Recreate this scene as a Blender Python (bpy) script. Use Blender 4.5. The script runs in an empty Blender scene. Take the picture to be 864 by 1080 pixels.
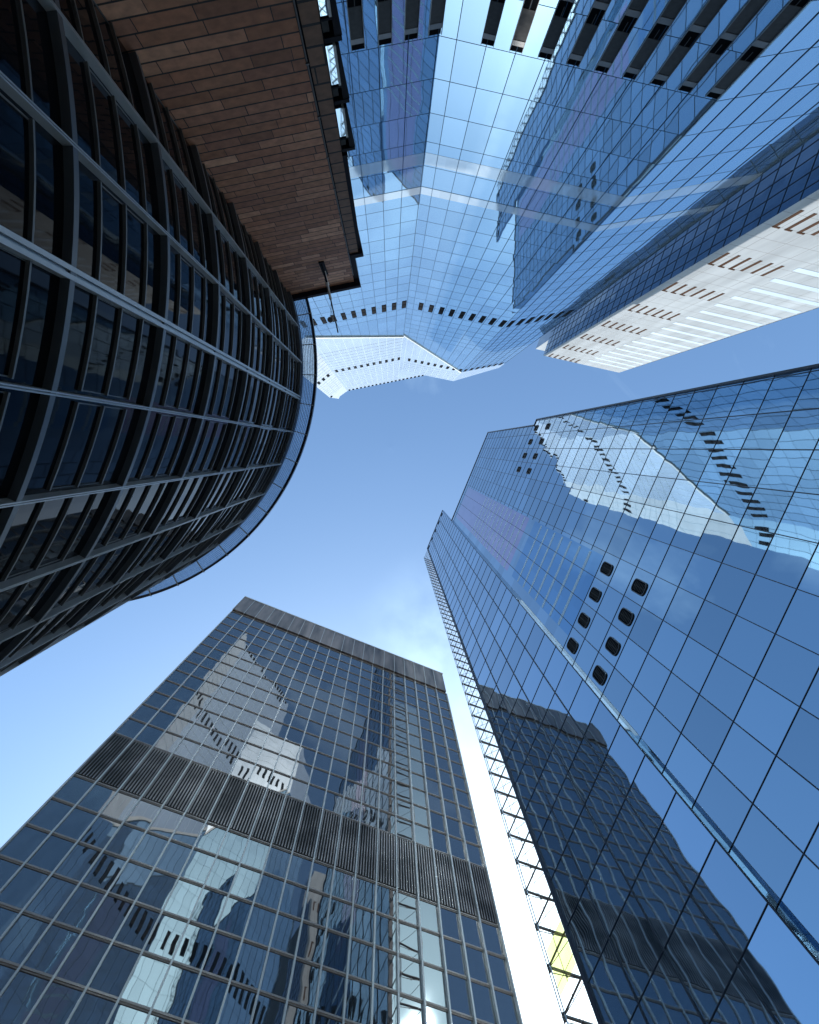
import bpy, math, random
from mathutils import Vector, Matrix
random.seed(7)
R_ = math.radians
S = bpy.context.scene
COL = S.collection
EYE = 1.6                                   # camera height; heights below are above the eye

# ------------------------------------------------------------------ tagging
def tag(o, label=None, cat=None, group=None, kind=None):
    if label: o['label'] = label
    if cat: o['category'] = cat
    if group: o['group'] = group
    if kind: o['kind'] = kind
    return o

def empty(name, x, y, z=0.0):
    o = bpy.data.objects.new(name, None); COL.objects.link(o)
    o.location = (x, y, z); o.empty_display_size = 1.0
    return o

class MB:
    """collects faces (world metres, uv in metres) and links them as one mesh object"""
    def __init__(s): s.v = []; s.f = []; s.uv = []
    def quad(s, pts, uvs=None):
        i = len(s.v); s.v += [tuple(p) for p in pts]
        s.f.append(tuple(range(i, i+len(pts))))
        s.uv += list(uvs) if uvs else [(0.0, 0.0)]*len(pts)
    def hexa(s, c, uvs=None):
        # c: 8 corners, bottom ring 0-3, top ring 4-7 (counter-clockwise seen from above)
        for q in ((3,2,1,0),(4,5,6,7),(0,1,5,4),(1,2,6,5),(2,3,7,6),(3,0,4,7)):
            s.quad([c[k] for k in q], [uvs[k] for k in q] if uvs else None)
    def bar(s, p, q, r, sides=6, r2=None):
        p = Vector(p); q = Vector(q); d = (q-p).normalized()
        a = d.orthogonal().normalized(); b = d.cross(a); r2 = r if r2 is None else r2
        A = [p+(a*math.cos(t)+b*math.sin(t))*r for t in [2*math.pi*k/sides for k in range(sides)]]
        B = [q+(a*math.cos(t)+b*math.sin(t))*r2 for t in [2*math.pi*k/sides for k in range(sides)]]
        for k in range(sides):
            m = (k+1) % sides; s.quad([A[k], A[m], B[m], B[k]])
        s.quad(A[::-1]); s.quad(B)
    def build(s, name, mat, parent=None, smooth=False):
        me = bpy.data.meshes.new(name)
        off = Vector(parent_loc(parent)) if parent else Vector((0,0,0))
        me.from_pydata([tuple(Vector(p)-off) for p in s.v], [], s.f)
        uvl = me.uv_layers.new(name='UVMap')
        flat = [c for uv in s.uv for c in uv]
        uvl.data.foreach_set('uv', flat)
        me.materials.append(mat)
        if smooth: me.polygons.foreach_set('use_smooth', [True]*len(me.polygons))
        me.update()
        o = bpy.data.objects.new(name, me); COL.objects.link(o)
        if parent: o.parent = parent
        return o

def parent_loc(p):
    l = Vector((0,0,0))
    while p is not None: l += p.location; p = p.parent
    return l

class Face:
    """a vertical wall plane: s metres along, h metres above the eye, d metres outward"""
    def __init__(s, a, b, k=1.0):          # k: metres per facade module
        s.k = k; s.a = Vector((a[0], a[1])); e = Vector((b[0], b[1]))-s.a
        s.L = e.length/k; s.u = e.normalized()
        n = Vector((s.u.y, -s.u.x))
        if n.dot(-s.a) < 0: n = -n            # towards the street
        s.n = n
    def P(s, t, h, d=0.0):
        p = s.a+s.u*(t*s.k)+s.n*(d*s.k)
        return Vector((p.x, p.y, h*s.k+EYE))
    def box(s, m, s0, s1, h0, h1, d0, d1):
        if s0 > s1: s0, s1 = s1, s0
        q = [(s0,d0),(s1,d0),(s1,d1),(s0,d1)]
        if s.u.cross(s.n) < 0: q = q[::-1]
        c = [s.P(t,h0,d) for t,d in q]+[s.P(t,h1,d) for t,d in q]
        uv = [(t+d*.37,h0) for t,d in q]+[(t+d*.37,h1) for t,d in q]
        m.hexa(c, uv)
    def poly(s, m, pts, d=0.0):               # pts: (s,h) outline, front sheet
        P = [s.P(t,h,d) for t,h in pts]
        m.quad(P, [(t,h) for t,h in pts])
    def prism(s, m, pts, d0, d1):
        k = len(pts)
        F = [s.P(t,h,d1) for t,h in pts]; B = [s.P(t,h,d0) for t,h in pts]
        m.quad(F, pts); m.quad(B[::-1], pts[::-1])
        for i in range(k):
            j = (i+1) % k
            m.quad([B[i],B[j],F[j],F[i]], [pts[i],pts[j],pts[j],pts[i]])

def volume(m, plan, h0, h1, tops=None):
    """closed block over a plan outline; tops: per-corner roof height"""
    k = len(plan); tops = tops or [h1]*k
    lo = [Vector((x,y,h0+EYE)) for x,y in plan]; hi = [Vector((x,y,t+EYE)) for (x,y),t in zip(plan,tops)]
    run = 0
    for i in range(k):
        j = (i+1) % k; L = (lo[j]-lo[i]).length
        m.quad([lo[i],lo[j],hi[j],hi[i]], [(run,h0),(run+L,h0),(run+L,tops[j]),(run,tops[i])]); run += L
    m.quad(hi, plan); m.quad(lo[::-1], plan[::-1])

# ------------------------------------------------------------------ materials
def nt(name):
    m = bpy.data.materials.new(name); m.use_nodes = True
    t = m.node_tree; t.nodes.clear()
    o = t.nodes.new('ShaderNodeOutputMaterial'); b = t.nodes.new('ShaderNodeBsdfPrincipled')
    t.links.new(b.outputs[0], o.inputs[0])
    return m, t, b
def N(t, typ, **k):
    n = t.nodes.new(typ)
    for a, v in k.items(): setattr(n, a, v)
    return n
def math_(t, op, a, b=None):
    n = N(t, 'ShaderNodeMath', operation=op)
    for i, x in enumerate((a, b)):
        if x is None: continue
        if isinstance(x, (int, float)): n.inputs[i].default_value = x
        else: t.links.new(x, n.inputs[i])
    return n.outputs[0]
def vmath(t, op, a, b=None, scale=None):
    n = N(t, 'ShaderNodeVectorMath', operation=op)
    for i, x in enumerate((a, b)):
        if x is None: continue
        if isinstance(x, tuple): n.inputs[i].default_value = x
        else: t.links.new(x, n.inputs[i])
    if scale is not None:
        if isinstance(scale, (int, float)): n.inputs['Scale'].default_value = scale
        else: t.links.new(scale, n.inputs['Scale'])
    return n.outputs[0]

def glass(name, col, bay, flr, tilt=.004, wave=.006, wscale=.35, rough=.02, metal=1.0, vary=.06, s0=0.0, h0=0.0,
          ior=1.5, smudge=0.0, spec=.5, tint=None):
    """coated facade glass: every pane its own slight tilt and tint, and the soft bow real panes have"""
    m, t, b = nt(name)
    uv = N(t, 'ShaderNodeUVMap').outputs[0]
    sep = N(t, 'ShaderNodeSeparateXYZ'); t.links.new(uv, sep.inputs[0])
    cx = math_(t, 'FLOOR', math_(t, 'DIVIDE', math_(t, 'SUBTRACT', sep.outputs[0], s0), bay))
    cy = math_(t, 'FLOOR', math_(t, 'DIVIDE', math_(t, 'SUBTRACT', sep.outputs[1], h0), flr))
    cmb = N(t, 'ShaderNodeCombineXYZ'); t.links.new(cx, cmb.inputs[0]); t.links.new(cy, cmb.inputs[1])
    wn = N(t, 'ShaderNodeTexWhiteNoise', noise_dimensions='3D'); t.links.new(cmb.outputs[0], wn.inputs['Vector'])
    off = vmath(t, 'SCALE', vmath(t, 'SUBTRACT', wn.outputs['Color'], (.5,.5,.5)), scale=tilt*2)
    # bowing: low noise, different in each pane
    shift = vmath(t, 'SCALE', wn.outputs['Color'], scale=1.7)
    co = vmath(t, 'ADD', uv, shift)
    no = N(t, 'ShaderNodeTexNoise'); no.inputs['Scale'].default_value = wscale; no.inputs['Detail'].default_value = 1.5
    t.links.new(co, no.inputs['Vector'])
    off2 = vmath(t, 'SCALE', vmath(t, 'SUBTRACT', no.outputs['Color'], (.5,.5,.5)), scale=wave*2)
    g = N(t, 'ShaderNodeNewGeometry')
    nrm = vmath(t, 'NORMALIZE', vmath(t, 'ADD', g.outputs['Normal'], vmath(t, 'ADD', off, off2)))
    t.links.new(nrm, b.inputs['Normal'])
    # tint per pane
    hs = N(t, 'ShaderNodeMix', data_type='RGBA'); hs.inputs[6].default_value = (*[c*(1-vary) for c in col],1)
    hs.inputs[7].default_value = (*[min(1,c*(1+vary)) for c in col],1)
    t.links.new(wn.outputs['Value'], hs.inputs[0])
    t.links.new(hs.outputs[2], b.inputs['Base Color'])
    b.inputs['Metallic'].default_value = metal; b.inputs['IOR'].default_value = ior
    b.inputs['Specular IOR Level'].default_value = spec
    if tint: b.inputs['Specular Tint'].default_value = (*tint,1)
    if smudge:
        n2 = N(t, 'ShaderNodeTexNoise'); n2.inputs['Scale'].default_value = .6; n2.inputs['Detail'].default_value = 5
        t.links.new(uv, n2.inputs['Vector'])
        t.links.new(math_(t, 'ADD', math_(t, 'MULTIPLY', n2.outputs[0], smudge), rough), b.inputs['Roughness'])
    else: b.inputs['Roughness'].default_value = rough
    return m

def plain(name, col, rough=.5, metal=0.0, var=.12, scale=1.2, bump=0.0, streak=False, spec=.5, nscale=None, hard=0):
    """painted or metal surface with weathering noise"""
    m, t, b = nt(name)
    tc = N(t, 'ShaderNodeTexCoord').outputs['Object']
    if streak: tc = vmath(t, 'MULTIPLY', tc, (1.0,1.0,.12))
    no = N(t, 'ShaderNodeTexNoise'); no.inputs['Scale'].default_value = scale; no.inputs['Detail'].default_value = 6
    t.links.new(tc, no.inputs['Vector'])
    mx = N(t, 'ShaderNodeMix', data_type='RGBA')
    mx.inputs[6].default_value = (*[c*(1-var*1.6) for c in col],1); mx.inputs[7].default_value = (*[min(1,c*(1+var*1.6)) for c in col],1)
    if hard:
        mr = N(t, 'ShaderNodeMapRange'); mr.inputs[1].default_value = .5-hard; mr.inputs[2].default_value = .5+hard
        t.links.new(no.outputs[0], mr.inputs[0]); t.links.new(mr.outputs[0], mx.inputs[0])
    else: t.links.new(no.outputs[0], mx.inputs[0])
    t.links.new(mx.outputs[2], b.inputs['Base Color'])
    b.inputs['Roughness'].default_value = rough; b.inputs['Metallic'].default_value = metal
    b.inputs['Specular IOR Level'].default_value = spec
    if bump:
        n2 = N(t, 'ShaderNodeTexNoise'); n2.inputs['Scale'].default_value = nscale or scale*6; n2.inputs['Detail'].default_value = 4
        t.links.new(tc, n2.inputs['Vector'])
        bp = N(t, 'ShaderNodeBump'); bp.inputs['Strength'].default_value = bump; bp.inputs['Distance'].default_value = .03
        t.links.new(n2.outputs[0], bp.inputs['Height']); t.links.new(bp.outputs[0], b.inputs['Normal'])
    return m

def stone_courses(name, cols, bh=.58, bl=1.7, rough=.75, mortar=(.015,.012,.011), s=1.0):
    m, t, b = nt(name)
    uv = N(t, 'ShaderNodeUVMap').outputs[0]
    sep = N(t, 'ShaderNodeSeparateXYZ'); t.links.new(uv, sep.inputs[0])
    row = math_(t, 'FLOOR', math_(t, 'DIVIDE', sep.outputs[1], bh))
    wr = N(t, 'ShaderNodeTexWhiteNoise', noise_dimensions='1D'); t.links.new(row, wr.inputs['W'])
    # blocks of a different length in each course
    ln = math_(t, 'ADD', math_(t, 'MULTIPLY', wr.outputs['Value'], bl*.7), bl*.65)
    xs = math_(t, 'DIVIDE', math_(t, 'ADD', sep.outputs[0], math_(t, 'MULTIPLY', wr.outputs['Value'], 17.3)), ln)
    colx = math_(t, 'FLOOR', xs)
    cmb = N(t, 'ShaderNodeCombineXYZ'); t.links.new(colx, cmb.inputs[0]); t.links.new(row, cmb.inputs[1])
    wn = N(t, 'ShaderNodeTexWhiteNoise', noise_dimensions='3D'); t.links.new(cmb.outputs[0], wn.inputs['Vector'])
    cr = N(t, 'ShaderNodeValToRGB'); e = cr.color_ramp.elements
    e[0].position = 0; e[0].color = (*cols[0],1); e[1].position = 1; e[1].color = (*cols[-1],1)
    for i, c in enumerate(cols[1:-1]):
        k = e.new((i+1)/(len(cols)-1)); k.color = (*c,1)
    t.links.new(wn.outputs['Value'], cr.inputs[0])
    no = N(t, 'ShaderNodeTexNoise'); no.inputs['Scale'].default_value = 3.0; no.inputs['Detail'].default_value = 7
    t.links.new(uv, no.inputs['Vector'])
    mm = N(t, 'ShaderNodeMix', data_type='RGBA', blend_type='MULTIPLY'); mm.inputs[0].default_value = .7
    rg = N(t, 'ShaderNodeMapRange'); rg.inputs[3].default_value = .15; rg.inputs[4].default_value = 1.85
    t.links.new(no.outputs[0], rg.inputs[0])
    t.links.new(cr.outputs[0], mm.inputs[6]); t.links.new(rg.outputs[0], mm.inputs[7])
    fy = math_(t, 'FRACT', math_(t, 'DIVIDE', sep.outputs[1], bh)); fx = math_(t, 'FRACT', xs)
    j1 = math_(t, 'LESS_THAN', fy, .12); j2 = math_(t, 'LESS_THAN', fx, .016)
    j = math_(t, 'MAXIMUM', j1, j2)
    fin = N(t, 'ShaderNodeMix', data_type='RGBA'); t.links.new(j, fin.inputs[0])
    t.links.new(mm.outputs[2], fin.inputs[6]); fin.inputs[7].default_value = (*mortar,1)
    t.links.new(fin.outputs[2], b.inputs['Base Color'])
    bp = N(t, 'ShaderNodeBump'); bp.inputs['Strength'].default_value = .6; bp.inputs['Distance'].default_value = .04
    ht = math_(t, 'ADD', math_(t, 'MULTIPLY', math_(t, 'SUBTRACT', 1.0, j), 1.0), math_(t, 'ADD', math_(t, 'MULTIPLY', no.outputs[0], .35), math_(t, 'MULTIPLY', wn.outputs['Value'], .5)))
    t.links.new(ht, bp.inputs['Height']); t.links.new(bp.outputs[0], b.inputs['Normal'])
    b.inputs['Roughness'].default_value = rough
    return m

M = {}
M['t_glass']  = glass('facade_glass_pale', (.36,.50,.60), 1.89, 4.2, tilt=.005, wave=.005, wscale=.3, vary=.08, metal=.75, ior=4.6, tint=(.72,.88,1.0), s0=1.1, h0=1.4)
M['t_band']   = glass('band_glass', (.56,.63,.66), 1.89, 9, tilt=.004, wave=.006, wscale=.3, rough=.06, metal=.62, vary=.08)
M['t_crown']   = glass('pale_crown_glass', (.50,.57,.64), 1.89, 4.2, tilt=.003, wave=.003, wscale=.3, rough=.22, metal=.65, vary=.05)  # paler, rougher glass of the upper facets
M['t_line']   = plain('dark_joint', (.04,.07,.11), .9, 0.0, .1, spec=0.0)
M['t_white']  = plain('white_crown_glass', (.50,.54,.58), .35, 0.0, .12, .3)
M['vent_dark']= plain('black_recess', (.006,.007,.009), .9, spec=0.0)
M['vent_grey']= plain('grey_louvre', (.075,.078,.082), .8, 0, .2, 4, spec=.05)
M['vent_deep']= plain('deep_louvre', (.022,.023,.026), .9, 0, .2, 4, spec=0.0)
M['vent_pale']= plain('pale_sill', (.17,.18,.19), .45, .0)
M['r_glass']  = glass('facade_glass_blue', (.40,.52,.61), 2.7, 3.6, tilt=.006, wave=.007, wscale=.35, vary=.15, s0=1.05, h0=1.4)
M['r_zone']   = glass('deep_blue_reflection_glass', (.22,.40,.58), 2.7, 3.6, tilt=.003, wave=.006, wscale=.35, vary=.06)  # deep blue of a reflected facade put into the glass colour
M['r_mauve']  = glass('mauve_reflection_glass', (.62,.43,.55), 2.7, 3.6, tilt=.003, wave=.006, wscale=.35, vary=.06)  # mauve of a reflected facade put into the glass colour
M['r_stripe'] = plain('joint_and_reflection_stripe', (.42,.52,.58), .35, .2, .05)  # crown joints, and pale stripes painted as part of a reflection
M['rl_glass'] = glass('facade_glass_slab', (.38,.50,.61), 2.95, 3.6, tilt=.007, wave=.008, wscale=.45, vary=.13, s0=2.75, h0=2.0)
M['r_line']   = plain('navy_mullion', (.025,.035,.06), .6, .0)
M['steel']    = plain('dark_steel', (.07,.065,.065), .45, .5, .1)
M['rail']     = plain('light_steel', (.30,.34,.38), .4, .5, .1)
M['clear']    = None
M['bl_glass'] = glass('office_glass', (.022,.026,.030), 1.969, 3.24, tilt=.006, wave=.007, wscale=.40, rough=.015, vary=.3, metal=0.0, ior=2.7, h0=1.84)
M['bl_mull']  = plain('aluminium_mullion', (.52,.50,.47), .40, .3, .12, .8, streak=True)
M['bl_trans'] = plain('bronze_transom', (.30,.25,.22), .45, .3, .15, .8)
M['bl_panel'] = plain('weathered_parapet_panel', (.16,.125,.105), .40, .25, .40, .55, .2, streak=True, hard=.14)
M['bl_louv']  = plain('louvre_blade_metal', (.26,.22,.20), .38, .4, .38, .22, hard=.15)
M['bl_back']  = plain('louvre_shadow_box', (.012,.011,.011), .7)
M['d_glass']  = glass('drum_black_glass', (.004,.0045,.006), 2.6, 5.1, tilt=.004, wave=.01, metal=0.0, rough=.03, vary=.2, spec=.10)
M['d_mull']   = plain('drum_bluegrey_mullion', (.44,.46,.47), .38, .4, .12)
M['d_ring']   = plain('drum_bluegrey_ring', (.12,.13,.14), .4, .4, .12)
M['d_blade']  = plain('drum_blade', (.15,.15,.145), .4, .3, .2, .5)
M['d_rim']    = plain('drum_rim', (.012,.012,.022), .4, .2)
M['d_slat']   = plain('canopy_slat', (.30,.36,.42), .4, .4)
M['stone']    = stone_courses('brown_stone', [(.24,.10,.052),(.40,.165,.085),(.29,.12,.07),(.48,.22,.125),(.31,.125,.06),(.64,.33,.20)])
M['stone2']   = stone_courses('brown_stone_pilaster', [(.16,.085,.05),(.20,.105,.062),(.18,.09,.055)], bh=.92, bl=4)
M['cornice']  = plain('dark_cornice', (.012,.011,.018), .8, spec=.1)
M['frame_blk']= plain('black_frame', (.008,.008,.012), .7, spec=.1)
M['frame_wht']= plain('pale_frame', (.45,.47,.48), .45)
M['bw_glass'] = glass('bay_glass', (.55,.68,.74), 1, 3.2, tilt=.01, wave=.02)
M['w_white']  = plain('white_cladding', (.28,.305,.33), .7, .0, .12, .5, streak=True, hard=.2, spec=.1)
M['w_dark']   = glass('smoked_glass_side', (.16,.20,.26), 1.6, 3.0, tilt=.005, wave=.012, vary=.1)
M['w_joint']  = plain('cladding_joint', (.16,.17,.18), .7, 0, .1)
M['w_slit']   = plain('rust_louvre', (.075,.045,.033), .9, spec=0.0)
M['w_band']   = glass('w_band_glass', (.40,.46,.52), 2.0, 2.9, tilt=.004, wave=.01, rough=.3, metal=.4, spec=.1)
M['roof']     = plain('roof_membrane', (.22,.22,.22), .8)
M['pave']     = plain('plaza_paving', (.42,.38,.33), .8, 0, .2, .8, .2)
M['road']     = plain('asphalt', (.05,.05,.052), .9, 0, .2, 1.5, .3)
M['galv']     = plain('galvanised', (.62,.62,.62), .4, .3)

# translucent yellow-green glass and clear canopy glass
def see_through(name, col, mixf, rough=.02):
    m = bpy.data.materials.new(name); m.use_nodes = True; t = m.node_tree; t.nodes.clear()
    o = N(t,'ShaderNodeOutputMaterial'); tr = N(t,'ShaderNodeBsdfTransparent'); tl = N(t,'ShaderNodeBsdfTranslucent')
    gl = N(t,'ShaderNodeBsdfGlossy'); gl.inputs['Roughness'].default_value = rough
    no = N(t,'ShaderNodeTexNoise'); no.inputs['Scale'].default_value = 1.1
    tc = N(t,'ShaderNodeTexCoord'); t.links.new(tc.outputs['Object'], no.inputs['Vector'])
    mx = N(t,'ShaderNodeMix', data_type='RGBA'); mx.inputs[6].default_value=(*[c*.85 for c in col],1); mx.inputs[7].default_value=(*col,1)
    t.links.new(no.outputs[0], mx.inputs[0]); t.links.new(mx.outputs[2], tr.inputs[0]); t.links.new(mx.outputs[2], tl.inputs[0])
    a = N(t,'ShaderNodeMixShader'); a.inputs[0].default_value = mixf; t.links.new(tr.outputs[0], a.inputs[1]); t.links.new(tl.outputs[0], a.inputs[2])
    lw = N(t,'ShaderNodeLayerWeight'); lw.inputs[0].default_value = .3; f = N(t,'ShaderNodeMath', operation='MULTIPLY'); t.links.new(lw.outputs['Facing'], f.inputs[0]); f.inputs[1].default_value = .22
    b = N(t,'ShaderNodeMixShader'); t.links.new(f.outputs[0], b.inputs[0]); t.links.new(a.outputs[0], b.inputs[1]); t.links.new(gl.outputs[0], b.inputs[2])
    t.links.new(b.outputs[0], o.inputs[0]); return m
M['lime']  = see_through('yellow_green_glass', (.97,.97,.60), .04)
M['clear'] = see_through('clear_canopy_glass', (.70,.78,.86), .12)

# ================================================================== ground
def ground():
    m = MB(); m.quad([(-900,-900,0),(900,-900,0),(900,900,0),(-900,900,0)])
    tag(m.build('ground', M['pave']), kind='structure')
    # street running between the office tower and the plaza, and its kerb
    m = MB(); u = Vector((.924,.382)); n = Vector((-.382,.924)); c = Vector((-4,27))
    def q(a, b, z): p = c+u*a+n*b; return (p.x,p.y,z)
    m.quad([q(-260,-3.2,.004),q(260,-3.2,.004),q(260,3.2,.004),q(-260,3.2,.004)])
    tag(m.build('road', M['road']), kind='structure')
    m = MB()
    for b0 in (-3.5, 3.2):
        lo = [Vector(q(-260,b0,0)),Vector(q(260,b0,0)),Vector(q(260,b0+.3,0)),Vector(q(-260,b0+.3,0))]
        m.hexa(lo+[p+Vector((0,0,.13)) for p in lo])
    tag(m.build('kerb', M['pave']), kind='structure')
ground()

# ================================================================== faceted glass tower (top)
def faceted_tower():
    T = empty('faceted_glass_tower', 12, -32)
    tag(T, 'tall pale blue mirror-glass tower with folded facets, white crown and rows of small black vents', 'tower')
    A=(-16.6,-21.6); B=(3.1,-25.55); C=(21.0,-22.1); D=(33.4,-24.4); Z=(-21.6,-17.6)
    F0, F1, F2, F3 = Face(Z,A), Face(A,B), Face(B,C), Face(C,D)
    # tall rear slab: its front is the F1 plane, running on behind the lower folded block
    u = F1.u; e = Vector(A)+u*31
    back = -F1.n*30
    plan = [Z, A, (e.x,e.y), (e.x+back.x, e.y+back.y), (A[0]+back.x-6, A[1]+back.y), (Z[0]+back.x*.6-6, Z[1]+back.y*.6)]
    g = MB(); tops = [210,228,227,227,228,212]
    k = len(plan)
    lo = [Vector((x,y,-EYE+EYE)) for x,y in plan]; hi = [Vector((x,y,t_+EYE)) for (x,y),t_ in zip(plan,tops)]
    for i in range(2, k):
        j = (i+1)%k; L=(lo[j]-lo[i]).length
        g.quad([lo[i],lo[j],hi[j],hi[i]], [(0,0),(L,0),(L,tops[j]),(0,tops[i])])
    g.quad(hi)
    g.build('rear_wall', M['t_glass'], T)
    def facet(F, outline, mat, nm, label=None, d=0.0):
        m = MB(); F.poly(m, outline, d); o = m.build(nm, mat, T)
        if label: o['label'] = label
        return o
    # lower glass and the paler crown, meeting on a rising line
    f0c, f1a, f1b = 118, 118, 137.8
    facet(F0, [(0,-EYE),(F0.L,-EYE),(F0.L,118),(0,112)], M['t_glass'], 'glass_facet')
    facet(F0, [(0,112),(F0.L,118),(F0.L,228),(F0.L*.45,226),(F0.L*.3,230),(0,210)], M['t_white'], 'crown_facet', 'bright white crown facet')
    facet(F1, [(0,-EYE),(F1.L,-EYE),(F1.L,137.8),(0,118)], M['t_glass'], 'glass_facet')
    facet(F1, [(0,118),(F1.L,137.8),(31,137.8),(31,227),(0,228)], M['t_crown'], 'crown_facet', 'white crown facet')
    facet(F2, [(0,-EYE),(F2.L,-EYE),(F2.L,174),(0,136)], M['t_glass'], 'glass_facet')
    facet(F2, [(0,136),(F2.L,174),(F2.L,197),(0,197)], M['t_crown'], 'crown_facet', 'white crown facet')
    facet(F3, [(0,-EYE),(F3.L,-EYE),(F3.L,172),(0,174)], M['t_glass'], 'glass_facet')
    facet(F3, [(0,174),(F3.L,172),(F3.L,181),(0,197)], M['t_crown'], 'crown_facet', 'white crown facet')
    # block roof and far side
    bk = Vector((-.19*0,-1.0)); m = MB()
    d2 = Vector(D)+Vector((-6,-30)); b2 = Vector(B)+Vector((2,-26))
    H = lambda p,h: Vector((p[0],p[1],h+EYE))
    m.quad([H(D,-EYE),H(d2,-EYE),H(d2,181),H(D,181)]); m.quad([H(d2,-EYE),H(b2,-EYE),H(b2,197),H(d2,181)])
    m.build('side_wall', M['t_glass'], T)
    m = MB(); m.quad([H(B,196.5),H(C,196.5),H(D,180.5),H(d2,180.5),H(b2,196.5)]); m.build('roof', M['roof'], T)
    # mullions and floor joints: thin dark caps, one grid per facet
    def grid(F, s0, s1, hlo, hhi, off, bay=1.89, cut=None):
        m = MB(); s = s0+off
        while s < s1-.05:
            F.box(m, s-.022, s+.022, -EYE, hhi(s), .0, .04); s += bay
        h = 1.4
        while h < max(hhi(s0),hhi(s1))-.5:
            a_, b_ = s0, s1
            if h < min(hhi(s0),hhi(s1)): F.box(m, a_, b_, h-.010, h+.010, .0, .015)
            h += 4.2
        m.build('mullion_grid', M['t_line'], T)
    grid(F0, 0, F0.L, 0, lambda s: 112+6*s/F0.L, 1.1)
    grid(F1, 0, F1.L, 0, lambda s: 118+19.8*s/F1.L, 1.1)
    grid(F2, 0, F2.L, 0, lambda s: 136+38*s/F2.L, 1.1)
    grid(F3, 0, F3.L, 0, lambda s: 174-2*s/F3.L, 1.1)
    # pale crown joints
    def crown(F, s0, s1, lo, hi, bay=1.89):
        m = MB(); s = s0+.9
        while s < s1: F.box(m, s-.03, s+.03, lo(s), hi(s), 0, .04); s += bay
        h = 140.0
        while h < 226:
            if h > max(lo(s0),lo(s1)) and h < min(hi(s0),hi(s1)): F.box(m, s0, s1, h-.05, h+.05, 0, .04)
            h += 4.2
        m.build('crown_joints', M['r_stripe'], T)
    crown(F0,0,F0.L,lambda s:118,lambda s:210); crown(F1,0,F1.L,lambda s:118+19.8*s/F1.L,lambda s:227); crown(F2,0,F2.L,lambda s:136+38*s/F2.L,lambda s:197)
    # pale horizontal bands
    for F in (F0,F1,F2,F3):
        for h0,h1 in ((53.6,55.7),(60.3,61.9)):
            m = MB(); F.box(m, .02, F.L-.02, h0, h1, .0, .012); m.build('pale_band', M['t_band'], T)
    # raised edge between plain glass and crown
    for F,a,b in ((F1,118,137.8),(F2,136,174)):
        m = MB(); F.prism(m, [(0,a-.5),(F.L,b-.5),(F.L,b+.5),(0,a+.5)], 0, .25); m.build('crown_edge', M['frame_wht'], T)
    # tall louvred openings low on the facets
    def tall_vent(F, s0, s1, top):
        m = MB(); F.box(m, s0, s1, 12, top, .0, .02); v = m.build('tall_vent', M['vent_dark'], T)
        a = MB(); b = MB(); h = top
        while h > 16:
            F.box(b, s0+.03, s1-.03, h-1.0, h-.55, .02, .06)
            F.box(a, s0+.03, s1-.03, h-3.55, h-1.06, .02, .05); F.box(a, (s0+s1)/2-.02, (s0+s1)/2+.02, h-4.3, h-.9, .015, .045)
            F.box(b, s0, s0+.03, h-4.2, h, .0, .1); F.box(b, s1-.03, s1, h-4.2, h, .0, .1)
            h -= 4.2
        a.build('louvre', M['vent_grey'], v); b.build('sill', M['vent_pale'], v)
    for s in (12.9,14.5,16.2,17.83,19.35): tall_vent(F1, s, s+.85, 39.0)
    for i in range(9): tall_vent(F2, 2.62+i*1.83, 2.62+i*1.83+.82, 39.0)
    # small vents, two rows
    def small_vent(F, s, h, w=.80, t=5.2, mat='vent_dark'):
        m = MB(); F.box(m, s-w/2, s+w/2, h-t/2, h+t/2, .0, .03); v = m.build('small_vent', M[mat], T)
        a = MB()
        F.box(a, s-w/2+.08, s+w/2-.08, h+.25, h+t/2-.5, .03, .06); F.box(a, s-w/2+.08, s+w/2-.08, h-t/2+.5, h-.45, .03, .06); F.box(a, s-.05, s+.05, h-.5, h+.3, .03, .05)
        a.build('louvre', M['vent_deep'], v)
    for hrow, t in ((107.2,5.2),(170.8,5.0)):
        for i in range(11): small_vent(F1, 1.15+i*1.83, hrow, t=t)
        for i in range(9): small_vent(F2, 2.41+i*1.88, hrow, t=t)
        for i in range(7): small_vent(F3, .75+i*1.75, hrow, t=t)
        for i in range(3): small_vent(F0, 1.3+i*1.7, hrow, t=t)
    # parapet teeth
    for F, s0, s1, h in ((F0,.3,1.8,212),(F1,.6,30,226.5)):
        s = s0
        while s < s1:
            m = MB(); F.box(m, s, s+.75, h-2.5, h+.6, .0, .12); m.build('parapet_vent', M['vent_dark'], T); s += 1.5
faceted_tower()

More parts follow.
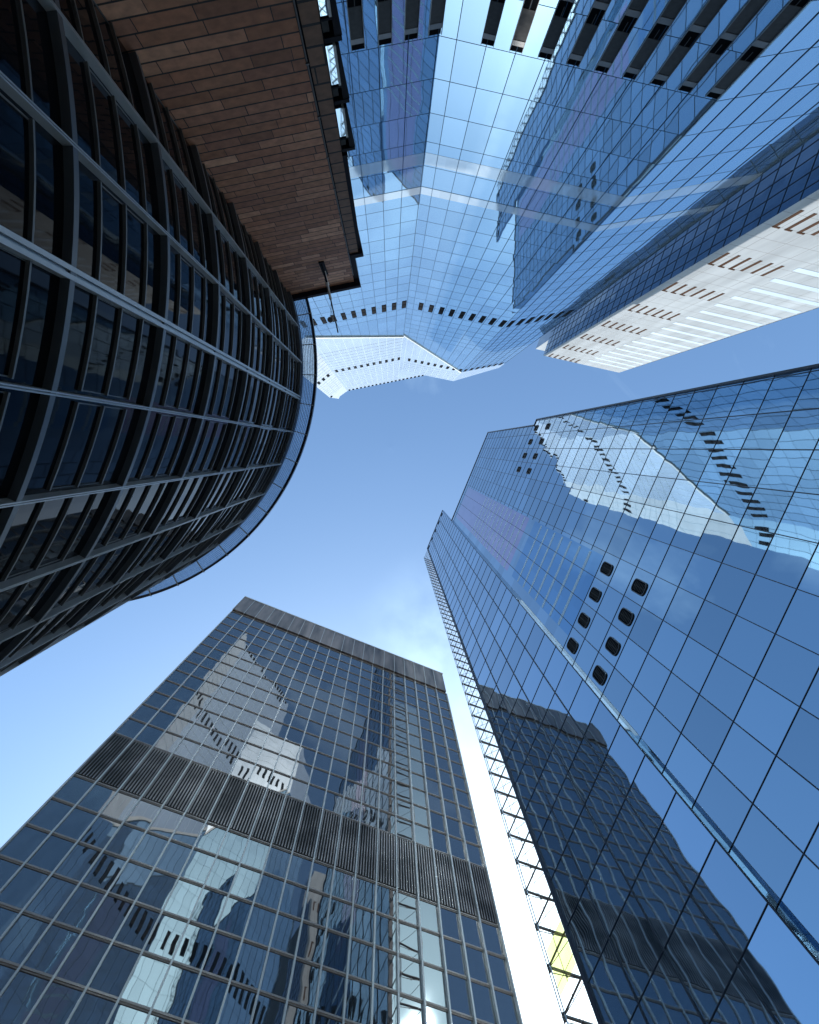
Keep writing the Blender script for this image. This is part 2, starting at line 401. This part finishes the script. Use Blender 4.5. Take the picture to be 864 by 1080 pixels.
# ================================================================== white and dark tower (right)
def white_tower():
    T = empty('white_clad_tower', 48, -30)
    tag(T, 'white clad tower with rust brown louvre slits and one dark glass side', 'tower')
    P0=(36.28,-21.78); P1=(54.69,-17.91); P2=(83,-27.1); Q=(38.58,-28.8)
    F = Face(P0,P1); G = Face(P0,Q); K = Face(P1,P2)
    m = MB(); F.poly(m, [(0,-EYE),(F.L,-EYE),(F.L,140),(0,140)]); m.build('front_wall', M['w_white'], T)
    m = MB(); K.poly(m, [(0,-EYE),(K.L,-EYE),(K.L,140),(0,140)]); m.build('right_wall', M['w_white'], T)
    m = MB(); G.poly(m, [(0,-EYE),(G.L,-EYE),(G.L,140),(0,140)]); m.build('dark_glass_wall', M['w_dark'], T)
    H = lambda p,h: Vector((p[0],p[1],h+EYE))
    R3=(85,-45); R4=(42,-45)
    m = MB(); m.quad([H(P0,139.9),H(P1,139.9),H(P2,139.9),H(R3,139.9),H(R4,139.9),H(Q,139.9)]); m.build('roof', M['roof'], T)
    m = MB()
    for a,b in ((P2,R3),(R3,R4),(R4,Q)): m.quad([H(a,-EYE),H(b,-EYE),H(b,140),H(a,140)])
    m.build('rear_wall', M['w_white'], T)
    for F_ in (F,K):
        h = 137.4
        while h > 6:
            n_ = 6 if F_ is F else 14
            for i in range(n_):
                s = (1.25 if F_ is F else 3)+i*1.28
                m = MB(); F_.box(m, s-.17, s+.17, h-1.9, h+1.9, -.0, .03); v = m.build('louvre_slit', M['w_slit'], T)
                if h > 85 or (i < 3 and F_ is F):
                    m = MB(); F_.box(m, s-.17, s+.55, h+1.9, h+2.15, .0, .06); m.build('slit_hood', M['w_slit'], v)
            h -= 11.6
        m = MB(); s = 1.9
        while s < F_.L: F_.box(m, s-.03, s+.03, -EYE, 139.8, 0, .006); s += 2.56
        h = 3.0
        while h < 139: F_.box(m, 0, F_.L, h-.035, h+.035, 0, .006); h += 2.9
        m.build('cladding_joints', M['w_joint'], T)
        # ribbon glazing streaks on the plain half
        h = 134.0
        while h > 4:
            m = MB(); F_.box(m, 9.2 if F_ is F else .3, F_.L-.3, h-.55, h+.55, .0, .03); m.build('ribbon_window', M['w_band'], T); h -= 4.0
    m = MB(); s = 1.0
    while s < G.L: G.box(m, s-.03, s+.03, -EYE, 140, 0, .05); s += 1.6
    h = 2
    while h < 139: G.box(m, 0, G.L, h-.04, h+.04, 0, .04); h += 3
    m.build('mullion_grid', M['r_line'], T)
    # penthouse standing on the roof
    a = Vector((38.1,-25.8)); u = F.u
    b = a+u*10; c = b-F.n*6; d = Vector((39.8,-30.2))
    p = empty_part = MB()
    A = Face(a,b); m = MB(); A.poly(m, [(0,140),(10,140),(10,155),(0,155)]); m.build('penthouse_front', M['w_white'], T)
    m = MB(); m.quad([H(d,140),H(a,140),H(a,155),H(d,155)], [(0,140),(4.7,140),(4.7,155),(0,155)]); m.build('penthouse_side', M['w_dark'], T)
    m = MB(); m.quad([H(a,154.9),H(b,154.9),H(c,154.9),H(d,154.9)]); m.quad([H(b,140),H(c,140),H(c,155),H(b,155)]); m.quad([H(c,140),H(d,140),H(d,155),H(c,155)])
    m.build('penthouse_roof', M['w_white'], T)
white_tower()

# ================================================================== blue glass tower (right): rear face and front slab
RA=(17.64,18.6); RB=(26.81,-4.19); LA=(10.63,35.21); LB=(16.63,19.85)
def rounded_rect(s, h, w, t, r=.28, n=4):
    pts = []
    for cx,cy,a0 in ((s+w/2-r,h+t/2-r,0),(s-w/2+r,h+t/2-r,90),(s-w/2+r,h-t/2+r,180),(s+w/2-r,h-t/2+r,270)):
        for k in range(n+1):
            a = R_(a0+90*k/n); pts.append((cx+r*math.cos(a), cy+r*math.sin(a)))
    return pts
def blue_tower():
    T = empty('stepped_glass_tower', 32, 12)
    tag(T, 'blue glass tower with stepped top and rounded black openings in its face', 'tower')
    F = Face(RA,RB); E1 = 24.57; E2 = 25.7
    H = lambda p,h: Vector((p[0],p[1],h+EYE))
    s0 = -6.0
    # glazing, split where zones with a reflection painted into the glass colour begin
    def sheet(nm, mat, x0,x1,h0,h1, label=None, d=0):
        m = MB(); F.poly(m, [(x0,h0),(x1,h0),(x1,h1),(x0,h1)], d); o = m.build(nm, M[mat], T)
        if label: o['label'] = label
    sheet('glass_wall','r_glass',s0,8.7,-EYE,55.5)
    sheet('glass_wall','r_glass',8.7,E1,-EYE,160)
    sheet('glass_wall','r_glass',E1,E2,-EYE,108.4)
    sheet('glass_wall','r_glass',0,8.7,82.6,86)
    sheet('glass_wall','r_glass',s0,0,55.5,158)
    sheet('reflection_tint_glass','r_zone',0,8.7,55.5,82.6,'glass coloured as a deep blue reflection with pale stripes')
    sheet('reflection_tint_glass','r_mauve',0,8.7,86,155,'glass coloured as a mauve reflection')
    sheet('glass_wall','r_glass',0,8.7,155,160)
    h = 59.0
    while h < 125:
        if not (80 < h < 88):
            m = MB(); F.box(m, 0.05, 8.5, h-.32, h+.32, .0, .012); m.build('reflection_stripe', M['r_stripe'], T)  # pale stripes of the reflected facade, laid on as thin painted strips
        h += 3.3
    dep = -F.n*12
    def off(s, d=0): p = F.a+F.u*s+F.n*d; return (p.x,p.y)
    m = MB()
    # end walls, back, roofs
    a,b,c,d = off(s0),off(E1),off(E1,-12),off(s0,-12); e,f = off(E2),off(E2,-12)
    m.quad([H(b,108.4),H(c,108.4),H(c,160),H(b,160)],[(0,108),(26,108),(26,160),(0,160)]); m.quad([H(e,-EYE),H(f,-EYE),H(f,108.4),H(e,108.4)],[(0,0),(26,0),(26,108),(0,108)])
    m.quad([H(a,-EYE),H(d,-EYE),H(d,158),H(a,158)]); m.quad([H(d,-EYE),H(f,-EYE),H(f,108),H(d,108)]); m.quad([H(d,108),H(c,108),H(c,160),H(d,160)])
    m.build('side_wall', M['r_glass'], T)
    m = MB(); m.quad([H(a,157.9),H(b,157.9),H(c,157.9),H(d,157.9)]); m.quad([H(b,108.3),H(e,108.3),H(f,108.3),H(c,108.3)]); m.build('roof', M['roof'], T)
    m = MB(); s = 1.05-2.7*2
    while s < E2:
        top = 160 if s < E1 else 108
        F.box(m, s-.026, s+.026, -EYE, top, 0, .04); s += 2.7
    m.build('mullion_grid', M['r_line'], T)
    m = MB(); h = .9+.0
    h = 55.4-3.6*15
    while h < 159:
        x0 = 8.7 if 56 < h < 154 else s0
        F.box(m, x0, (E2 if h < 108 else E1), h-.018, h+.018, 0, .035); h += 3.6
    m.build('floor_joint', M['r_line'], T)
    m = MB(); F.box(m, E1-.15, E1+.05, 108.4, 160.3, -.1, .15); F.box(m, E2-.15, E2+.05, -EYE, 108.4, -.1, .15); F.box(m, E1-.1,E2, 108.3,108.6, -.1,.12)
    F.box(m, s0, E1, 160, 160.35, -.2, .12); m.build('edge_trim', M['r_line'], T)
    def port(s, h, w, t, r):
        m = MB(); F.prism(m, rounded_rect(s,h,w,t,r), .0, .05); o = m.build('round_cornered_opening', M['vent_dark'], T)
        m = MB(); A_ = rounded_rect(s,h,w+.16,t+.16,r+.06); B_ = rounded_rect(s,h,w,t,r)
        for i in range(len(A_)):
            j = (i+1) % len(A_)
            for d_ in (.10,): m.quad([F.P(*A_[i],d_),F.P(*A_[j],d_),F.P(*B_[j],d_),F.P(*B_[i],d_)])
            m.quad([F.P(*A_[i],0),F.P(*A_[j],0),F.P(*A_[j],.10),F.P(*A_[i],.10)]); m.quad([F.P(*B_[i],0),F.P(*B_[j],0),F.P(*B_[j],.10),F.P(*B_[i],.10)])
        m.build('opening_frame', M['steel'], o)
        m = MB(); F.box(m, s-.02, s+.02, h-t/2+.1, h+t/2-.1, .05, .07)
        for q in range(7): hq = h-t/2+.3+q*(t-.6)/6; F.box(m, s-w/2+.12, s+w/2-.12, hq-.03, hq+.03, .05, .075)
        m.build('opening_grille', M['vent_grey'], o)
    for h in (53.6,46.3): 
        for k in range(4): port(7.73-2.7*k, h, 1.0, 2.2, .36)
    for h in (106.0,98.2):
        for k in range(4): port(23.9-2.7*k, h, .95, 2.0, .3)
blue_tower()

def front_slab():
    T = empty('glass_screen_slab', 13.5, 28)
    tag(T, 'slim blue glass slab with an open steel lattice edge, before the stepped tower', 'tower')
    K = 1.15; F = Face(LA,LB,K); L = F.L; IN = 2.75; TOP = 160.0
    H = lambda p,h: Vector((p[0],p[1],h*K+EYE))
    def off(s, d=0): p = F.a+F.u*(s*K)+F.n*(d*K); return (p.x,p.y)
    m = MB(); F.poly(m, [(IN,-EYE),(L,-EYE),(L,TOP),(IN,TOP)]); m.build('glass_wall', M['rl_glass'], T)
    a,b,c,d = off(IN),off(L),off(L,-.40),off(IN,-.40)
    m = MB(); m.quad([H(a,-EYE),H(d,-EYE),H(d,TOP),H(a,TOP)]); m.quad([H(d,-EYE),H(c,-EYE),H(c,TOP),H(d,TOP)]); m.quad([H(b,-EYE),H(c,-EYE),H(c,TOP),H(b,TOP)])
    m.build('side_wall', M['rl_glass'], T)
    m = MB(); m.quad([H(a,TOP),H(b,TOP),H(c,TOP),H(d,TOP)]); m.build('roof', M['roof'], T)
    # upper glazed part of the screen in front of the lattice
    m = MB()
    for s in (IN, IN+2.95, IN+5.85, IN+8.75, L-.04): F.box(m, s-.035, s+.035, -EYE, TOP, 0, .06)
    m.build('mullion_grid', M['r_line'], T)
    m = MB(); h = 2.0
    while h < TOP: F.box(m, IN, L, h-.016, h+.016, 0, .035); h += 3.6
    m.build('floor_joint', M['r_line'], T)
    m = MB(); F.box(m, IN-.06, IN+.22, -EYE, TOP, -.3, .12); F.box(m, IN, L, TOP, TOP+.3, -.2, .1); m.build('edge_column', M['r_line'], T)
    # lattice
    m = MB()
    for s in (.05,.30): m.bar(F.P(s,-EYE,.02), F.P(s,TOP,.02), .045)
    m.build('screen_rail', M['rail'], T)
    m = MB(); m.bar(F.P(.15,-EYE,-2.42), F.P(.15,TOP,-2.42), .10, 8); m.build('steel_column', M['steel'], T)
    m = MB(); m.bar(F.P(1.35,-EYE,-.02), F.P(1.35,TOP,-.02), .022); m.build('screen_mullion', M['steel'], T)
    h = 1.2; cell = 2.96
    rs, rb, rj = MB(), MB(), MB()
    while h < TOP-.5:
        near = 20 < h < 100
        st = MB() if near else rs; jt = MB() if near else rj; br = MB() if near else rb
        # outrigger: a pair of flanges from the screen back to the column, with its nodes
        st.bar(F.P(.15,h,.03), F.P(.15,h,-2.42), .115, 6); st.bar(F.P(.15,h-.34,-.1), F.P(.15,h-.06,-2.42), .035, 5)
        st.bar(F.P(.15,h-.30,.0), F.P(.15,h+.16,.0), .11, 6)
        st.bar(F.P(.15,h,-1.1), F.P(.15,h-.3,-1.1), .05, 5)
        F.box(jt, .0, IN, h-.045, h+.045, -.03, .05)
        if h+cell < TOP:
            br.bar(F.P(.15,h,-.05), F.P(.15,h+cell,-2.38), .028, 5); br.bar(F.P(.2,h+cell*.5,0), F.P(IN,h+cell*.5,0), .018, 5)
        if near:
            st.build('outrigger', M['steel'], T); jt.build('screen_transom', M['steel'], T); br.build('tie_rod', M['steel'], T)
        h += cell
    tag(rs.build('outrigger', M['steel'], T), kind='stuff'); tag(rb.build('tie_rod', M['steel'], T), kind='stuff'); tag(rj.build('screen_transom', M['steel'], T), kind='stuff')
    m = MB(); F.box(m, .45, 2.6, 28.65, 31.6, .055, .075); o = m.build('tinted_pane', M['lime'], T); o['label'] = 'yellow green tinted glass pane'
    for i in range(5):
        s = 3.6+i*2.4
        if s > L-.5: break
        m = MB(); F.box(m, s-.45, s+.45, 157.2, 158.6, 0, .04); m.build('small_vent', M['vent_dark'], T)
front_slab()

# ================================================================== gridded office tower (bottom left)
def office_tower():
    T = empty('gridded_office_tower', -16, 48)
    tag(T, 'dark gridded office tower with a louvred storey band and weathered panel parapet', 'tower')
    K = 1.15; F = Face((-30.85,31.67),(10.99,48.98),K); L = F.L; bay = L/20
    H = lambda p,h: Vector((p[0],p[1],h*K+EYE))
    def off(s, d=0): p = F.a+F.u*(s*K)+F.n*(d*K); return (p.x,p.y)
    # core behind the glazing
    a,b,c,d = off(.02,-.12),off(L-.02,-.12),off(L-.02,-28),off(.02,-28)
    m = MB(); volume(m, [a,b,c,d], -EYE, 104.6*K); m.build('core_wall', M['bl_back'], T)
    a1,b1,c1,d1 = off(0,-.2),off(L,-.2),off(L,-28.1),off(0,-28.1)
    m = MB(); m.quad([H(b1,-EYE),H(c1,-EYE),H(c1,105),H(b1,105)],[(0,0),(28,0),(28,105),(0,105)]); m.quad([H(a1,-EYE),H(d1,-EYE),H(d1,105),H(a1,105)],[(0,0),(28,0),(28,105),(0,105)])
    m.build('side_wall', M['bl_glass'], T)
    m = MB(); m.quad([H(a,104.7),H(b,104.7),H(c,104.7),H(d,104.7)]); m.build('roof', M['roof'], T)
    up = 42.1/13
    rows = [(47.2-3.24*(k+1), 47.2-3.24*k) for k in range(15)] + [(54.4+up*k, 54.4+up*(k+1)) for k in range(13)]
    cells = []
    for r,(h0,h1) in enumerate(rows):
        for k in range(20): cells.append((h0,h1,k))
    def score(c):
        p = F.P((c[2]+.5)*bay, (c[0]+c[1])/2); h = c[0]
        if h < 24 or h > 50: return 1e6
        px = 412+p.x/(h*K)*612
        return p.length + (500 if px < -10 else 0)
    cells.sort(key=score)
    rest = MB()
    for i,(h0,h1,k) in enumerate(cells):
        m = MB() if i < 100 else rest
        dd = random.uniform(-.004,.004); sh = -.72 if h0 > 54 else 0.0
        q = [(k*bay+.05,h0+.1),((k+1)*bay-.05,h0+.1),((k+1)*bay-.05,h1-.1),(k*bay+.05,h1-.1)]
        m.quad([F.P(a_,b_,dd) for a_,b_ in q], [(a_,b_+sh) for a_,b_ in q])
        if i < 100: m.build('window_pane', M['bl_glass'], T)
    tag(rest.build('window_pane', M['bl_glass'], T), kind='stuff')
    for k in range(21):
        m = MB(); s = k*bay
        deep = .30 if k >= 16 else .15
        F.box(m, s-.065, s+.065, -EYE, 96.2, -.05, deep); m.build('mullion', M['bl_mull'], T)
    hs = sorted({round(h,3) for r in rows for h in r})
    for h in hs:
        m = MB(); F.box(m, 0.0, L, h-.15, h+.15, -.04, .05); F.box(m, 0, L, h-.05, h+.05, .05, .10); m.build('transom', M['bl_trans'], T)
    # louvre band: fins between mullions
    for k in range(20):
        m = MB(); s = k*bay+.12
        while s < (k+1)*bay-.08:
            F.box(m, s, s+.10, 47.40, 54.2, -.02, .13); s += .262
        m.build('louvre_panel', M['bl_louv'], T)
    # parapet panels
    m = MB(); F.box(m, 0, L, 96.2, 97.0, -.05, .02); m.build('parapet_shadow_gap', M['bl_back'], T)
    for k in range(20):
        m = MB(); F.box(m, k*bay+.03, (k+1)*bay-.03, 97.0, 104.9, -.1, .30)
        m.build('parapet_panel', M['bl_panel'], T)
        m = MB(); F.box(m, k*bay-.05, k*bay+.03, 96.6, 105.1, -.05, .42); m.build('parapet_rib', M['bl_mull'], T)
    m = MB(); F.box(m, -.1, L+.1, 104.9, 105.25, -.4, .36); m.build('coping', M['bl_mull'], T)
office_tower()

# ================================================================== round building (left)
CX, CY = -24.21, -6.32
def drum():
    T = empty('round_building', CX, CY)
    tag(T, 'round building with black glazing, thin horizontal blades and a glass canopy ring', 'building')
    RF, RO = 17.62, 18.66
    def P(r, deg, h): a = R_(deg); return Vector((CX+r*math.cos(a), CY+r*math.sin(a), h+EYE))
    def arc(m, r0, r1, a0, a1, h0, h1, step=1.4):
        n = max(1, int(round(abs(a1-a0)/step)))
        for i in range(n):
            b0 = a0+(a1-a0)*i/n; b1 = a0+(a1-a0)*(i+1)/n
            lo = [P(r0,b0,h0),P(r1,b0,h0),P(r1,b1,h0),P(r0,b1,h0)]; hi = [P(r0,b0,h1),P(r1,b0,h1),P(r1,b1,h1),P(r0,b1,h1)]
            U = [(R_(b0)*r0,h0),(R_(b0)*r1,h0),(R_(b1)*r1,h0),(R_(b1)*r0,h0)]; V = [(x,h1) for x,_ in U]
            m.hexa(lo+hi, U+V)
    m = MB(); arc(m, 16.9, RF-.16, -180, 180, -EYE, 44.2, 1.05); m.build('glass_wall', M['d_glass'], T)
    m = MB()
    ring = [P(RF-.3,a,44.25) for a in range(-180,180,4)]
    m.quad(ring); m.build('roof', M['roof'], T)
    step = 8.35; angs = [0.3+step*k for k in range(-8,16)]
    heights = [43.7-5.1*k for k in range(0,9)]
    for a in angs:
        w = .28 if abs(a-8.65) < .1 else .095
        dd = math.degrees(w/2/RF)
        m = MB()
        arc(m, RF-.25, RF+.06, a-dd, a-dd*.25, -EYE, 44.3); arc(m, RF-.25, RF+.06, a+dd*.25, a+dd, -EYE, 44.3); arc(m, RF-.25, RF-.02, a-dd*.25, a+dd*.25, -EYE, 44.3)
        m.build('mullion', M['d_mull'], T)
    for h in heights:
        m = MB(); arc(m, RF-.16, RF+.05, angs[0]-4, angs[-1]+4, h-.14, h+.06); m.build('ring_beam', M['d_ring'], T)
    cells = []
    for i in range(len(angs)-1):
        for j in range(len(heights)-1):
            c = P(RF,(angs[i]+angs[i+1])/2,heights[j]-2.5); vis = 0 if -26 < angs[i] < 62 and c.z > 8 else 500
            cells.append((vis+c.length, i, j))
    cells.sort(); rest = MB()
    for n_,(sc,i,j) in enumerate(cells):
        m = MB() if n_ < 100 else rest
        for k in (1,2,3):
            h = heights[j]-5.1*k/4
            arc(m, RF-.16, RF-.07, angs[i]+.45, angs[i+1]-.45, h-.03, h+.03, 1.9)
        for a in (angs[i]+.52, angs[i+1]-.52): arc(m, RF-.24, RF-.14, a-.05, a+.05, heights[j]-5.1*.75, heights[j]-5.1*.25, 1)
        if n_ < 100: m.build('blade_panel', M['d_blade'], T)
    tag(rest.build('blade_panel', M['d_blade'], T), kind='stuff')
    # canopy ring
    A0, A1 = -20, 178
    m = MB(); arc(m, RF+.02, RO-.16, A0, A1, 45.0, 45.04); m.build('canopy_glass', M['clear'], T)
    m = MB()
    for k in range(7): r = RF+.10+k*.12; arc(m, r, r+.028, A0, A1, 44.93, 44.98)
    m.build('canopy_slats', M['d_slat'], T)
    m = MB(); arc(m, RO-.17, RO, A0, A1, 44.85, 45.35); m.build('canopy_rim', M['d_rim'], T)
    m = MB(); arc(m, RF-.25, RF+.02, A0, A1, 44.2, 45.1); m.build('canopy_edge_beam', M['d_rim'], T)
    k = 0; a = 9.77-28
    while a < A1:
        m = MB(); arc(m, RF-.1, RO+.05, a-.09, a+.09, 44.80, 44.92, 1); m.build('canopy_bracket', M['frame_wht'], T); a += 7.0
drum()

# ================================================================== brown stone building (top left)
BA=(-6.97,-11.22); BB=(-2.24,-12.23)
def stone_building():
    T = empty('brown_stone_building', -6, -16)
    tag(T, 'brown coursed stone building beside the round building, dark flat cornice, at top left', 'building')
    F = Face(BA,BB)
    H = lambda p,h: Vector((p[0],p[1],h+EYE))
    def off(s, d=0): p = F.a+F.u*s+F.n*d; return (p.x,p.y)
    m = MB(); F.box(m, -7, 4.40, -EYE, 44.4, -9.0, 0); m.build('stone_wall', M['stone'], T)
    m = MB(); F.box(m, 4.52, 5.06, -EYE, 38.4, -9.0, -.02); m.build('pilaster', M['stone2'], T)
    m = MB(); F.box(m, 4.40, 4.52, -EYE, 44.3, -9.0, -.30); m.build('wall_joint', M['frame_blk'], T)
    m = MB(); m.bar(F.P(4.44,-EYE,-.03), F.P(4.44,43,-.03), .028); 
    for k in range(14): F.box(m, 4.38, 4.50, 3*k+2, 3*k+2.08, -.1, .03)
    m.build('downpipe', M['steel'], T)
    m = MB(); F.box(m, -7.2, 4.82, 44.4, 45.0, -9.2, .35); F.box(m, 4.4, 4.82, 38.9, 44.4, -9.2, -.12); m.build('cornice', M['cornice'], T)
    m = MB(); F.box(m, 4.52, 5.36, 38.4, 39.1, -9.1, .10); F.box(m, 5.06,5.28, 26.6,38.4,-9,-.2); m.build('lower_cornice', M['cornice'], T)
    m = MB(); F.box(m, 5.06, 5.10, -EYE, 26.6, -9, -.2); m.build('return_wall', M['frame_blk'], T)
    # bay windows that stick out of the return wall
    tops = [26.2-.35, 22.5, 19.3, 16.1, 12.9, 9.7]
    for i,h in enumerate(tops[0:]):
        v = MB(); F.box(v, 5.10, 5.64, h-.22, h, -1.6, .02); F.box(v, 5.10, 5.50, h-1.0, h-.9, -1.5, .0)
        w = v.build('bay_window', M['frame_blk'], T)
        g = MB(); F.box(g, 5.10, 5.34, h-3.0, h-1.05, -1.45, -.04); g.build('pane', M['bw_glass'], w)
        g = MB(); F.box(g, 5.34, 5.42, h-3.0, h-1.0, -1.5, -.01); g.build('pale_jamb', M['frame_wht'], w)
        g = MB(); F.prism(g, [(5.42,h-3.05),(5.52,h-3.05),(5.66,h-.2),(5.42,h-.2)], -1.5, .0); g.build('dark_jamb', M['frame_blk'], w)
        g = MB(); F.box(g, 5.10, 5.30, h-.9, h-.3, -1.4, -.1); g.build('spandrel', M['vent_grey'], w)
    for (s,h) in ((5.2,26.35),): 
        g = MB(); F.box(g, 5.06, 5.3, h-.15, h+.05, -.3, .0); g.build('bracket', M['frame_blk'], T)
stone_building()

def wall_arm():
    F = Face(BA,BB); T = empty('lamp_arm', *((F.P(2.6,40).x, F.P(2.6,40).y)), 40+EYE)
    tag(T, 'slim metal arm with round lamp, reaching out from the brown stone wall', 'lamp arm')
    m = MB(); F.box(m, 2.45, 2.80, 38.6, 41.2, 0, .10); m.bar(F.P(2.62,38.8,.08), F.P(2.62,40.6,.9), .07); m.build('bracket', M['frame_blk'], T)
    m = MB(); m.bar(F.P(2.62,40.4,.1), F.P(2.62,40.6,1.9), .085, 10); m.bar(F.P(2.62,40.45,.8), F.P(2.62,40.48,1.0), .13, 10); m.build('sleeve', M['galv'], T)
    m = MB(); m.bar(F.P(2.62,40.6,1.9), F.P(2.62,40.7,4.1), .045, 8); m.bar(F.P(2.62,40.62,2.0), F.P(2.36,40.62,3.1), .02, 6); m.build('tube', M['steel'], T)
    m = MB(); c = F.P(2.30,40.6,3.2); m.bar(c+Vector((0,0,-.07)), c+Vector((0,0,.05)), .20, 20, .14); m.bar(c+Vector((0,0,.05)), c+Vector((0,0,.18)), .14, 20, .05)
    lamp = m.build('lamp_head', M['galv'], T)
    m = MB(); m.bar(c+Vector((0,0,-.085)), c+Vector((0,0,-.071)), .15, 20); m.build('lens', M['vent_pale'], lamp)
wall_arm()

# ================================================================== sky, sun, camera
SUN_AZ = (0.05, 1.0); SUN_EL = 42.0
w = bpy.data.worlds.new('World'); S.world = w; w.use_nodes = True
t = w.node_tree; t.nodes.clear()
out = N(t,'ShaderNodeOutputWorld'); bg = N(t,'ShaderNodeBackground'); sky = N(t,'ShaderNodeTexSky')
sky.sky_type = 'NISHITA'; sky.sun_disc = False
rot = math.atan2(SUN_AZ[0], SUN_AZ[1])
sky.sun_elevation = R_(SUN_EL); sky.sun_rotation = rot
sky.altitude = 60; sky.air_density = 1.0; sky.dust_density = 1.5; sky.ozone_density = 1.0
# thin wisps of cloud
tc = N(t,'ShaderNodeTexCoord'); sp = N(t,'ShaderNodeSeparateXYZ'); t.links.new(tc.outputs['Generated'], sp.inputs[0])
zc = math_(t,'MAXIMUM', sp.outputs[2], .08)
cm = N(t,'ShaderNodeCombineXYZ'); t.links.new(math_(t,'DIVIDE', sp.outputs[0], zc), cm.inputs[0]); t.links.new(math_(t,'DIVIDE', sp.outputs[1], zc), cm.inputs[1])
no = N(t,'ShaderNodeTexNoise'); no.inputs['Scale'].default_value = 1.9; no.inputs['Detail'].default_value = 7; no.inputs['Roughness'].default_value = .55; no.inputs['Distortion'].default_value = .6
mp = N(t,'ShaderNodeMapping'); mp.inputs['Location'].default_value = (7.4,4.2,0); t.links.new(cm.outputs[0], mp.inputs[0]); t.links.new(mp.outputs[0], no.inputs['Vector'])
rp = N(t,'ShaderNodeValToRGB'); rp.color_ramp.elements[0].position = .56; rp.color_ramp.elements[0].color = (0,0,0,1)
rp.color_ramp.elements[1].position = .85; rp.color_ramp.elements[1].color = (.30,.30,.30,1); t.links.new(no.outputs[0], rp.inputs[0])
sb = vmath(t,'SUBTRACT', cm.outputs[0], (.115,.37,0)); ln = N(t,'ShaderNodeVectorMath', operation='LENGTH'); t.links.new(sb, ln.inputs[0])
fall = N(t,'ShaderNodeMapRange'); fall.interpolation_type = 'SMOOTHSTEP'; fall.inputs[1].default_value = .22; fall.inputs[2].default_value = .0; t.links.new(ln.outputs['Value'], fall.inputs[0])
n2 = N(t,'ShaderNodeTexNoise'); n2.inputs['Scale'].default_value = 7; n2.inputs['Detail'].default_value = 6; t.links.new(cm.outputs[0], n2.inputs['Vector'])
n2r = N(t,'ShaderNodeMapRange'); n2r.inputs[1].default_value = .38; n2r.inputs[2].default_value = .72; t.links.new(n2.outputs[0], n2r.inputs[0])
cf = math_(t,'MAXIMUM', rp.outputs[0], math_(t,'MULTIPLY', math_(t,'MULTIPLY', fall.outputs[0], n2r.outputs[0]), .36))
mx = N(t,'ShaderNodeMix', data_type='RGBA'); t.links.new(cf, mx.inputs[0]); t.links.new(sky.outputs[0], mx.inputs[6]); mx.inputs[7].default_value = (9,9.3,9.8,1)
wb = N(t,'ShaderNodeMix', data_type='RGBA', blend_type='MULTIPLY'); wb.inputs[0].default_value = 1; wb.inputs[7].default_value = (.73,.95,1.05,1)
t.links.new(mx.outputs[2], wb.inputs[6]); t.links.new(wb.outputs[2], bg.inputs[0]); bg.inputs[1].default_value = .13
t.links.new(bg.outputs[0], out.inputs[0])

sl = bpy.data.lights.new('sun','SUN'); sl.energy = 2.6; sl.angle = R_(.5); sl.color = (1.0,.95,.87)
so = bpy.data.objects.new('sun', sl); COL.objects.link(so)
az = Vector((SUN_AZ[0],SUN_AZ[1],0)).normalized()
dirv = az*math.cos(R_(SUN_EL))+Vector((0,0,math.sin(R_(SUN_EL))))
so.rotation_euler = dirv.to_track_quat('Z','Y').to_euler(); so.location = (0,0,300)

cam = bpy.data.cameras.new('camera'); co = bpy.data.objects.new('camera', cam); COL.objects.link(co)
cam.sensor_fit = 'VERTICAL'; cam.sensor_height = 24; cam.lens = 24*612/1080
cam.clip_start = .05; cam.clip_end = 5000
# image frame (right, down, forward) -> world; world up sits 20 px left and 68 px above the picture centre
wv = Vector(((412-432)/612,(472-540)/612,1)).normalized()
rm = wv.rotation_difference(Vector((0,0,1))).to_matrix()
right = rm @ Vector((1,0,0)); down = rm @ Vector((0,1,0)); fwd = rm @ Vector((0,0,1))
mat = Matrix((right, -down, -fwd)).transposed().to_4x4(); mat.translation = (0,0,EYE)
co.matrix_world = mat
S.camera = co
S.view_settings.view_transform = 'Standard'; S.view_settings.look = 'None'; S.view_settings.gamma = 1; S.view_settings.exposure = 1.02
S.render.engine = 'CYCLES'
S.cycles.max_bounces = 12; S.cycles.glossy_bounces = 8; S.cycles.transparent_max_bounces = 12
